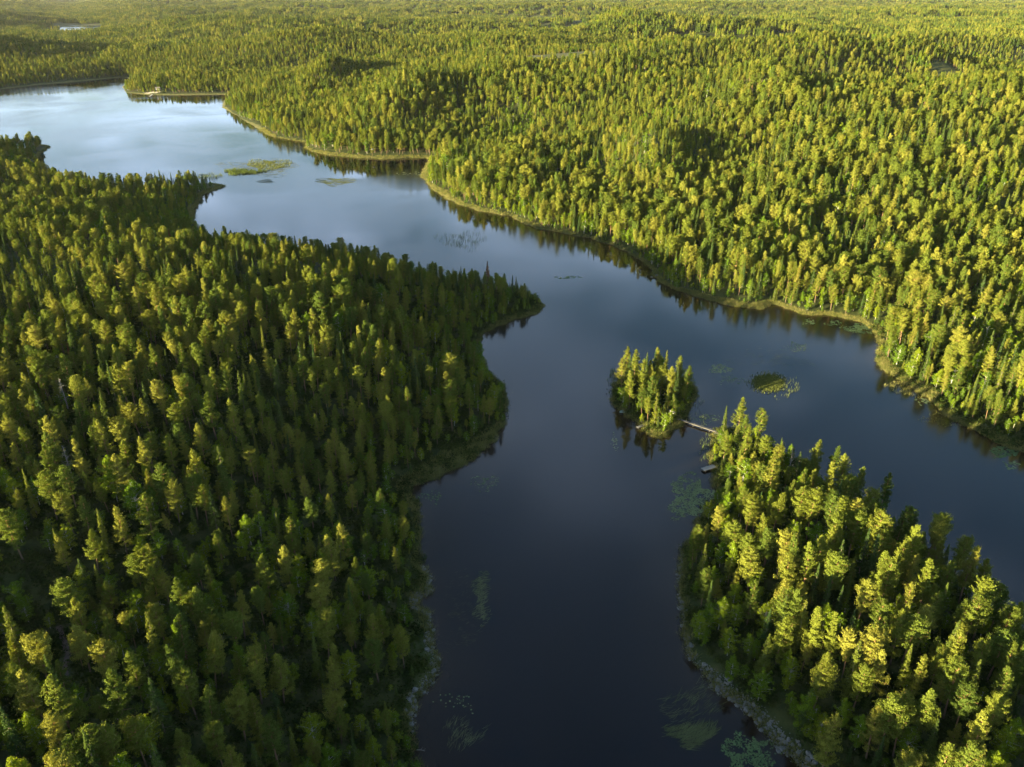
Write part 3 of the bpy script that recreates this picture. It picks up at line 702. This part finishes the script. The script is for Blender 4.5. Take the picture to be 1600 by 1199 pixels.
def blades(name, p, r, mt, label, cat, h=(0.6, 1.2), w=0.035, lean=0.25, parent=None):
    n = len(p); H_ = r.uniform(*h, n); a = r.uniform(0, 6.28, n); d = np.stack([np.cos(a), np.sin(a)], 1)*w; l = r.normal(0, lean, (n, 2))*H_[:, None]
    V = np.zeros((n, 5, 3)); V[:, 0, :2] = p-d; V[:, 1, :2] = p+d; V[:, 2, :2] = p+d*0.8+l*0.35; V[:, 3, :2] = p-d*0.8+l*0.35; V[:, 4, :2] = p+l
    V[:, :2, 2] = -0.05; V[:, 2:4, 2] = (H_*0.6)[:, None]; V[:, 4, 2] = H_
    b = (np.arange(n)*5)[:, None]
    tag(add(name, mesh_np(name, V.reshape(-1, 3), [np.array([[0, 1, 2, 3]])+b, np.array([[3, 2, 4]])+b], [mt])), label, cat, kind='stuff')
def reeds(cx_, cy_, rx, ry, n, seed, label, h=(0.6, 1.2), w=0.035, m_='reed'):
    p, r = px_disc(cx_, cy_, rx, ry, n, seed)
    if len(p): blades('reeds', p, r, M[m_], label, 'reeds', h, w)
def streaks(cx_, cy_, rx, ry, n, seed, label, ang_=0.0, ln=(1.0, 2.6), mt='float', w=0.04, curl=0.5):
    p, r = px_disc(cx_, cy_, rx, ry, n, seed)
    if not len(p): return
    n = len(p); L_ = r.uniform(*ln, n); a = ang_+r.normal(0, 0.22, n)+curl*np.sin(p[:, 0]*0.25+p[:, 1]*0.13); V = np.zeros((n, 8, 3)); c = p.copy()
    for k in range(4):
        d = np.stack([np.cos(a), np.sin(a)], 1); nrm = np.stack([-d[:, 1], d[:, 0]], 1)*w*(1.0 if k < 3 else 0.3)
        V[:, 2*k, :2] = c-nrm; V[:, 2*k+1, :2] = c+nrm; c = c+d*(L_/3)[:, None]; a = a+r.normal(0, 0.12, n)
    V[:, :, 2] = 0.010+r.uniform(0, 0.012, (n, 1))
    b = (np.arange(n)*8)[:, None]
    F = [np.array([[2*k, 2*k+1, 2*k+3, 2*k+2]])+b for k in range(3)]
    tag(add('floating_grass', mesh_np('floating_grass', V.reshape(-1, 3), F, [M[mt]])), label, 'water grass', kind='stuff')
M['pad'] = foliage('lily_leaf', (0.070, 0.110, 0.045), (0.095, 0.140, 0.058), (0.13, 0.165, 0.07), 0.1)
M['pad2'] = foliage('lily_leaf_pale', (0.12, 0.155, 0.07), (0.17, 0.20, 0.095), (0.23, 0.25, 0.13), 0.1)
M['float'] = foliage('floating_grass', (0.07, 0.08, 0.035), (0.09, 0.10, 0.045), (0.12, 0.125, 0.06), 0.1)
M['float2'] = foliage('beige_floating_grass', (0.14, 0.15, 0.05), (0.19, 0.19, 0.07), (0.24, 0.22, 0.10), 0.1)  # paler beige grass, close to the sedge colour
lily(1080, 778, 37, 34, 3000, 1, 'round grey-green patch of lily pads beside the west shore of the right headland', M['pad2'], 0.16)
lily(1172, 1178, 46, 34, 1500, 2, 'green lily pads crowding the rocky shore at the bottom of the photo', M['pad'], 0.13)
lily(757, 755, 22, 12, 130, 3, 'loose pale lily pads off the sedge bay of the left bank', M['pad2'], 0.17)
lily(672, 778, 18, 10, 90, 4, 'few small lily pads in the inlet under the left bank', M['pad'], 0.15)
lily(1343, 513, 24, 9, 420, 5, 'solid green mat of lily pads by the far right shore', M['pad'], 0.35)
lily(1305, 505, 14, 5, 90, 6, 'small green lily pads left of the solid mat by the far right shore', M['pad'], 0.3)
lily(1268, 503, 12, 5, 70, 7, 'thin lily pads in the dark cove reflection', M['pad'], 0.3)
lily(1570, 707, 26, 8, 300, 8, 'green lily pads tucked under the bank at the right edge', M['pad'], 0.28)
lily(1443, 627, 14, 5, 70, 9, 'pale lily pads just off the right bank', M['pad2'], 0.3)
lily(1580, 727, 14, 8, 30, 10, 'three or four pale lily pads near the right edge', M['pad2'], 0.35)
lily(712, 1095, 32, 18, 45, 11, 'scattered single lily pads near the lower left shore', M['pad2'], 0.13)
lily(1245, 543, 20, 9, 130, 12, 'scattered pale lily pads on open water south of the far shore', M['pad2'], 0.22)
lily(1127, 577, 20, 7, 200, 13, 'pale lily pads between the island and the reed islet', M['pad2'], 0.25)
lily(1143, 594, 26, 8, 130, 14, 'thin string of lily pads left of the reed islet', M['pad2'], 0.2)
lily(1105, 655, 20, 9, 120, 15, 'faint lily pads around the footbridge', M['pad'], 0.16)
lily(640, 272, 30, 3, 40, 16, 'two pale rafts of lily pads in the far cove', M['pad2'], 0.5)
lily(890, 434, 22, 3, 130, 17, 'thin pale raft of lily pads in midstream', M['pad2'], 0.35)
lily(960, 692, 6, 14, 60, 18, 'sparse lily pads left of the island', M['pad2'], 0.14)
reeds(1200, 598, 25, 13, 8000, 21, 'dense green reed islet standing alone in open water', (0.25, 0.6), 0.08, 'sedge')
reeds(1222, 606, 30, 16, 500, 22, 'thin reeds fringing the reed islet', (0.5, 0.9), 0.03)
reeds(725, 376, 38, 14, 900, 23, 'thin dark reeds in open water north of the left point', (0.8, 1.4), 0.035)
reeds(1075, 640, 28, 26, 700, 24, 'thin reeds along the east side of the island', (0.4, 0.9), 0.03)
reeds(958, 592, 10, 14, 500, 25, 'dark reeds at the northwest corner of the island', (0.5, 1.0), 0.04)
reeds(1105, 702, 14, 20, 350, 26, 'thin reeds between the footbridge and the small pier', (0.4, 0.9), 0.03)
reeds(380, 269, 30, 4, 3600, 27, 'green reed bed in the middle of the far lake', (0.8, 1.4), 0.08)
reeds(420, 258, 34, 9, 5200, 28, 'curved yellow-green reed bed in the middle of the far lake', (0.3, 0.7), 0.08, 'sedge')
reeds(325, 276, 24, 5, 900, 29, 'dark thin reeds off the wooded spit', (0.8, 1.4), 0.05)
reeds(1420, 605, 30, 16, 1200, 30, 'sedge growing in the shallows under the right bank', (0.4, 0.8), 0.04, 'sedge')
reeds(1480, 652, 34, 18, 700, 31, 'drowned brown sedge in the dark shallows at right', (0.2, 0.5), 0.04, 'sedge')
streaks(1075, 1150, 42, 16, 520, 41, 'pale swept floating grass near the bottom of the photo', 0.45)
streaks(1085, 1110, 50, 40, 260, 42, 'thin wisps of floating grass off the rocky shore', 0.3, w=0.025)
streaks(752, 915, 14, 26, 300, 43, 'pale upper tuft of floating grass in the dark narrows', 0.2, (0.4, 1.0))
streaks(752, 945, 12, 40, 380, 44, 'pale lower tail of floating grass in the dark narrows', 0.2, (0.4, 1.0))
streaks(720, 960, 34, 60, 260, 45, 'faint floating grass left of the pale tufts', 0.2, (0.4, 1.0), w=0.018)
streaks(722, 1150, 34, 24, 200, 46, 'faint floating grass in the lower left bay', 1.2, (0.6, 1.6), w=0.02)
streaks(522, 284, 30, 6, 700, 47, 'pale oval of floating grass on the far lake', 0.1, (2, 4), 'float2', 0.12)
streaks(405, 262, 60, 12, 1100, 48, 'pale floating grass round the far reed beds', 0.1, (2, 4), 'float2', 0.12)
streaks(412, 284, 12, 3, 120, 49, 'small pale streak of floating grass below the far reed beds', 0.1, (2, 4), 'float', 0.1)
streaks(1200, 560, 60, 16, 160, 50, 'faint wisps of floating grass above the reed islet', 0.0, (1, 2), 'float', 0.04)
# sedge and grass along the shores
ps, rs = scatter(0.62, 80, 330, (-40, 40), 61)
ps2, _ = scatter(1.25, 330, 760, (-40, 36), 62); ps = np.concatenate([ps, ps2])
ss = shore(ps); wsd = sedge_w(ps); k_ = (ss > -0.5) & (ss < wsd+0.8); ps, ss = ps[k_], ss[k_]; zs = height(ps, ss)
SRC2 = bpy.data.collections.new('sedge_sources')
for c in range(3):
    r = np.random.default_rng(200+c); n = 34; p = r.normal(0, 0.22, (n, 2)); H_ = r.uniform(0.3, 0.75, n); a = r.uniform(0, 6.28, n)
    d = np.stack([np.cos(a), np.sin(a)], 1)*0.035; l = p*0.9+r.normal(0, 0.12, (n, 2)); V = np.zeros((n, 3, 3)); V[:, 0, :2] = p-d; V[:, 1, :2] = p+d; V[:, 2, :2] = p+l; V[:, 2, 2] = H_; V[:, :2, 2] = -0.05
    SRC2.objects.link(bpy.data.objects.new('sedge_source_%d' % c, mesh_np('sedge_tuft', V.reshape(-1, 3), [np.arange(3*n).reshape(n, 3)], [M['sedge']])))
n = len(ps); rz_ = np.zeros((n, 3)); rz_[:, 2] = rs.uniform(0, 6.28, n); sc_ = rs.uniform(0.7, 1.4, (n, 1))*np.where(np.hypot(ps[:, 0], ps[:, 1]) > 330, 1.35, 1.0)[:, None]*np.ones((n, 3))
print('sedge', n)
gn_scatter('shore_grass', np.column_stack([ps, zs]), rs.integers(0, 3, n), rz_, sc_, SRC2, 'yellow-green sedge and grass fringing the lake shores', 'grass')

# ------------------------------------------------------------------ stones
def stone(seed, sq=0.65):
    import bmesh
    r = np.random.default_rng(seed); bm = bmesh.new(); bmesh.ops.create_icosphere(bm, subdivisions=2, radius=1)
    ns = r.normal(size=(9, 3)); ns /= np.linalg.norm(ns, axis=1)[:, None]
    for v in bm.verts:
        p = np.array(v.co); 
        for q_ in ns:
            dd = p@q_-0.72
            if dd > 0: p = p-q_*dd
        p = p*(1+r.normal(0, 0.03)); v.co = (p[0]*1.2, p[1], p[2]*sq)
    me = bpy.data.meshes.new('stone'); bm.to_mesh(me); bm.free(); me.materials.append(M['rock']); return me
ST = [stone(300+i, 0.5+0.06*i) for i in range(6)]
SRC3 = bpy.data.collections.new('stone_sources')
for i, me in enumerate(ST): SRC3.objects.link(bpy.data.objects.new('stone_source_%d' % i, me))
pr, r5 = scatter(0.30, 70, 170, (-30, 40), 71)
wr_ = rock_w(pr)
pr = pr[wr_ > 0.3]; wr_ = wr_[wr_ > 0.3]
sr = shore(pr); k_ = (sr > -0.7) & (sr < wr_*(0.5+r5.random(len(pr))*0.7)-0.2) & (r5.random(len(pr)) < 0.8); pr, sr = pr[k_], sr[k_]; zr = height(pr, sr)
n = len(pr); szs = 0.10+0.30*r5.random(n)**4; print('stones', n)
big = np.argsort(-szs)[:70]; msk = np.ones(n, bool); msk[big] = False
rot = r5.uniform(0, 6.28, (n, 3))*np.array([0.1, 0.1, 1])
gn_scatter('shore_stones', np.column_stack([pr, zr+0.02])[msk], r5.integers(0, 6, n)[msk], rot[msk], (szs[:, None]*np.ones((n, 3)))[msk], SRC3, 'grey rubble of small stones along the rocky shores', 'stones')
def boulder(x, y, z, s, label, name='boulder', group='large stones along the shores', i=0):
    o = add(name, ST[i % 6], None, (x, y, z), random.uniform(0, 6.28), (s, s*random.uniform(.8, 1.1), s)); tag(o, label, 'stone', group); return o
sl = set()
for i in big:
    u, v, _ = proj(pr[i, 0], pr[i, 1], zr[i])
    if not (0 < u < 1600 and 0 < v < 1199): continue
    for nd in (0, 1, 2):
        lab = f"grey stone on the {'headland' if pr[i,0] > 20 else 'left'} shore, {u/16:.{nd}f}% across, {v/11.99:.{nd}f}% down"
        if lab not in sl: break
    sl.add(lab); boulder(pr[i, 0], pr[i, 1], zr[i]+0.08, szs[i]*1.25, lab, i=int(i))
def on(px, py):
    x, y = at(px, py); z = max(height(np.array([[x, y]]))[0], 0.0); x, y = at(px, py, z); return x, y, z
for px, py, s, lab in ((1483, 619, 0.55, 'pale boulder under birches on the right bank'), (582, 234, 1.1, 'pale boulder at the forest edge above the far cove'), (1026, 431, 0.7, 'pale boulder at the bend of the far right shore')):
    x, y, z = on(px, py); b = boulder(x, y, z+0.2, s, lab); 

# ------------------------------------------------------------------ fallen and dead wood
for px, py, h, lab in ((1232, 742, 8, 'bare grey dead pine with crooked branches on the sunlit headland crest'), (107, 640, 9, 'bare dead tree with pale branches low in the left bank forest'), (113, 745, 8, 'pale leafless snag between pines in the left bank forest'), (1507, 965, 7, 'dead tree with bare reddish branches near the headland east shore')):
    x, y, z = on(px, py); me = make_dead(int(px), h).mesh('dead_tree', M['dead']); o = add('dead_tree', me, None, (x, y, z), random.uniform(0, 6)); tag(o, lab, 'tree', 'dead trees standing in the forest')
def log(px0, py0, px1, py1, r_, lab, zz=None):
    a = on(px0, py0); b = on(px1, py1); a = (a[0], a[1], (a[2] if zz is None else zz)+r_*0.6); b = (b[0], b[1], (b[2] if zz is None else zz)+r_*0.6)
    c = Vector(a); m = MB(); pts = [Vector(a)-c, (Vector(b)-Vector(a))*0.5+Vector((0.1, 0.05, 0.03)), Vector(b)-c]
    m.tube(pts, [r_, r_*0.8, r_*0.45], 8)
    for k in range(4):
        q0 = (Vector(b)-Vector(a))*random.uniform(0.4, 0.95); m.tube([q0, q0+Vector((random.uniform(-.5, .5), random.uniform(-.5, .5), 0.35))], [0.03, 0.01], 4)
    o = add('fallen_log', m.mesh('fallen_log', M['dead'], True), None, a); tag(o, lab, 'log')
log(650, 1172, 664, 1174, 0.09, 'pale bare log floating at the lower left shore', 0.0)
log(222, 941, 258, 946, 0.16, 'grey fallen trunk lying in a gap of the left bank forest')
log(1352, 905, 1392, 925, 0.14, 'pale fallen trunk on the headland forest floor')
for px, py, h, lab in ((270, 395, 11, 'rust-brown dry spruce among green trees of the left bank'), (112, 565, 6, 'small rust-brown dying spruce in the left bank forest'), (538, 400, 9, 'orange-brown spruce near the far side of the left bank'), (762, 440, 9, 'brown dry spruce near the left point')):
    x, y, z = on(px, py); tree_root('rust', 'dry_tree', x, y, z, h, 1.0, 0, lab, 'tree', 'dry brown trees scattered in the forest')

# ------------------------------------------------------------------ footbridge, piers, boat, huts
def frame_from(px0, py0, px1, py1, z=0.0):
    a = Vector((*at(px0, py0, z), 0)); b = Vector((*at(px1, py1, z), 0)); return a, b, (b-a).length, math.atan2(b.y-a.y, b.x-a.x)
def root(name, loc, rz, label, cat):
    o = bpy.data.objects.new(name, None); COL.objects.link(o); o.location = loc; o.rotation_euler = (0, 0, rz); o.empty_display_size = 0.5
    return tag(o, label, cat)
def pier(name, px0, py0, px1, py1, w, zt, label, cat, rail=False, posts=4, board='wood'):
    a, b, Ln, rz = frame_from(px0, py0, px1, py1, zt); o = root(name, (a.x, a.y, 0), rz, label, cat)
    m = MB(); n = max(4, int(Ln/0.19))
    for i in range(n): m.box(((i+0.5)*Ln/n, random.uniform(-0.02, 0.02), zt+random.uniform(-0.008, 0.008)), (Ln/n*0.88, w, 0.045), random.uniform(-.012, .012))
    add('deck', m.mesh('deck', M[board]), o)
    for s in (-1, 1):
        m = MB(); m.box((Ln/2, s*w*0.36, zt-0.10), (Ln, 0.09, 0.14)); add('beam', m.mesh('beam', M['dwood']), o)
    for i in range(posts):
        for s in (-1, 1):
            m = MB(); top = zt+(0.95 if rail else 0.12); m.tube([(0, 0, -1.2), (0.01, 0, top)], 0.055, 8)
            add('post', m.mesh('post', M['dwood']), o, ((0.3+(Ln-0.6)*i/(posts-1)), s*(w*0.5+0.06), 0))
    if rail:
        for s in (-1,):
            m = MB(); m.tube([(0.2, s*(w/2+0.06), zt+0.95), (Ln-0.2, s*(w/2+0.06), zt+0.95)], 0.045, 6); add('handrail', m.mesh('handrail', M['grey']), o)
    return o, Ln
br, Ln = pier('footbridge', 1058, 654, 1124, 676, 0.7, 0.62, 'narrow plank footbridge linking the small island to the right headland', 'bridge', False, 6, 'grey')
pier('landing_stage', 1119, 679, 1128, 673, 1.3, 0.45, 'short pale landing stage at the headland end of the footbridge', 'pier', False, 2)
pier('boat_pier', 1098, 734, 1117, 728, 1.5, 0.5, 'short plank pier on the west shore of the right headland', 'pier', False, 3)
pier('boat_pier', 995, 668, 1014, 662, 0.8, 0.4, 'thin pale plank pier on the south shore of the island', 'pier', False, 3)
pier('boat_pier', 234, 151, 243, 143, 2.2, 0.7, 'pale wooden pier on the far peninsula below the beach', 'pier', False, 4)
def rowboat(px, py, rz, label, L_=4.0, Wd=1.3):
    x, y = at(px, py); o = root('rowing_boat', (x, y, 0.0), rz, label, 'boat')
    m = MB(); n = 11; V = []; inner = []
    for i in range(n):
        t = i/(n-1); u = 2*t-1; hw = Wd/2*(1-abs(u)**2.6)*(1 if u < 0 else 1)*0.98+0.02; sheer = 0.42+0.16*u*u; kl = -0.08+0.12*u**4
        for sx, q_ in ((-1, 1.0), (-0.8, 0.45), (0, 0.0), (0.8, 0.45), (1, 1.0)): V.append((u*L_/2, hw*sx, kl+(sheer-kl)*q_))
    for i in range(n):
        for j in range(5):
            v = V[i*5+j]; V.append((v[0]*0.97, v[1]*0.93, v[2]+(0.035 if 0 < j < 4 else 0.0)))
    F = []
    for i in range(n-1):
        for j in range(4):
            a = i*5+j; F.append((a, a+1, a+6, a+5)); b = a+n*5; F.append((b, b+5, b+6, b+1))
        for j in (0, 4):
            a = i*5+j; F.append((a, a+5, a+5+n*5, a+n*5))
    m.add(V, F); add('hull', m.mesh('hull', M['teal'], False), o)
    for k in (-0.9, 0.1, 1.0):
        m = MB(); m.box((0, 0, 0), (0.24, Wd*0.84*(1-abs(k*2/L_)**2.6), 0.03)); add('seat', m.mesh('seat', M['wood']), o, (k, 0, 0.3))
    for s in (-1, 1):
        m = MB(); m.tube([(-0.9, 0, 0), (0.9, 0, 0)], 0.022, 6); m.box((1.05, 0, 0), (0.42, 0.12, 0.02)); add('oar', m.mesh('oar', M['wood']), o, (0, s*0.33, 0.36), s*0.08)
rowboat(978, 644, 0.25, 'pale green rowing boat moored at the southwest shore of the island')
def hut(px, py, rz, sx, sy, hw, label, roofm='roof', wallm='wall'):
    x, y, z = on(px, py); o = root('hut', (x, y, z-0.05), rz, label, 'hut')
    m = MB(); m.box((0, 0, hw/2), (sx, sy, hw)); g = hw+sy*0.32
    m.add([(-sx/2, -sy/2, hw), (-sx/2, sy/2, hw), (-sx/2, 0, g), (sx/2, -sy/2, hw), (sx/2, sy/2, hw), (sx/2, 0, g)], [(0, 2, 1), (3, 4, 5)]); add('wall', m.mesh('wall', M[wallm]), o)
    m = MB(); ov = 0.3; th = 0.07
    for s in (-1, 1):
        e = (hw-0.32*2*ov*0.5)
        v = [(-sx/2-ov, s*(sy/2+ov), e-0.0), (sx/2+ov, s*(sy/2+ov), e), (sx/2+ov, 0, g+0.03), (-sx/2-ov, 0, g+0.03)]
        v += [(p[0], p[1], p[2]+th) for p in v]; m.add(v, [(0, 1, 2, 3), (7, 6, 5, 4), (0, 4, 5, 1), (1, 5, 6, 2), (2, 6, 7, 3), (3, 7, 4, 0)])
    rf = add('roof', m.mesh('roof', M[roofm]), o); m = MB(); m.box((sx*0.25, sy*0.18, g+0.05), (0.3, 0.3, 0.7)); add('chimney', m.mesh('chimney', M['rock']), rf)
    m = MB(); m.box((0, 0, 0), (0.75, 0.05, 1.7)); d = add('door', m.mesh('door', M['wood']), o, (-sx*0.2, -sy/2-0.02, 0.9)); m = MB(); m.box((0.28, -0.04, 0), (0.04, 0.05, 0.12)); add('handle', m.mesh('handle', M['dwood']), d)
    m = MB()
    for dx, dz, a_2, b_2 in ((0, 0.33, 0.76, 0.07), (0, -0.33, 0.76, 0.07), (0.34, 0, 0.07, 0.59), (-0.34, 0, 0.07, 0.59)): m.box((dx, 0, dz), (a_2, 0.06, b_2))
    wn = add('window', m.mesh('window', M['paint']), o, (sx*0.24, -sy/2-0.02, 1.15)); m = MB(); m.box((0, 0.01, 0), (0.61, 0.03, 0.59)); add('pane', m.mesh('pane', M['glass']), wn)
hut(1031, 600, 0.5, 3.2, 2.6, 2.0, 'small dark hut with a pale roof among the trees at the middle of the island')
hut(1049, 648, -0.3, 1.5, 1.2, 1.2, 'tiny pale shed near the island end of the footbridge', 'grey', 'grey')
hut(247, 141, 0.2, 5, 4, 2.2, 'pale cabin on the far peninsula above the little beach', 'dwood', 'wood')
# little beach on the far peninsula and the forest path
def ribbon(name, pts, w, mt, lift=0.03, kind='structure'):
    P_ = np.array(pts); V = []; F = []; n = len(P_)
    for i in range(n):
        d = P_[min(i+1, n-1)]-P_[max(i-1, 0)]; d = d/np.linalg.norm(d); nn = np.array([-d[1], d[0]])
        for s in np.linspace(-1, 1, 5): V.append((*(P_[i]+nn*s*w*(0.8+0.4*random.random())/2),))
    V = np.array(V); z = np.maximum(height(V), 0.02)+lift
    for i in range(n-1):
        for j in range(4): F.append((i*5+j, i*5+j+1, (i+1)*5+j+1, (i+1)*5+j))
    tag(add(name, mesh_np(name, np.column_stack([V, z]), [np.array(F)], [mt], smooth=True)), kind=kind)
def dense(pp, k=14):
    out = []
    for a, b in zip(pp[:-1], pp[1:]):
        for i in range(k): out.append(a+(b-a)*i/k)
    return out+[pp[-1]]
ribbon('path', dense(W2(PATHPX)), 1.0, M['dirt'], 0.06)
ribbon('beach', dense(W2([(229, 147.5), (238, 146.5), (249, 147)])), 9, M['sand'], 0.08)
# ------------------------------------------------------------------ evening air
m, t = mat('haze')
pv = t.nodes.new('ShaderNodeVolumePrincipled'); pv.inputs['Color'].default_value = (0.95, 0.95, 0.95, 1); pv.inputs['Density'].default_value = 1.2e-5; pv.inputs['Anisotropy'].default_value = 0.2
oo = t.nodes.new('ShaderNodeOutputMaterial'); L(t, pv.outputs[0], oo.inputs['Volume'])
hb = MB(); hb.box((0, 0, 118), (33000, 33000, 244)); tag(add('haze', hb.mesh('haze', m)), 'thin evening haze over the whole forest', 'haze', kind='stuff')
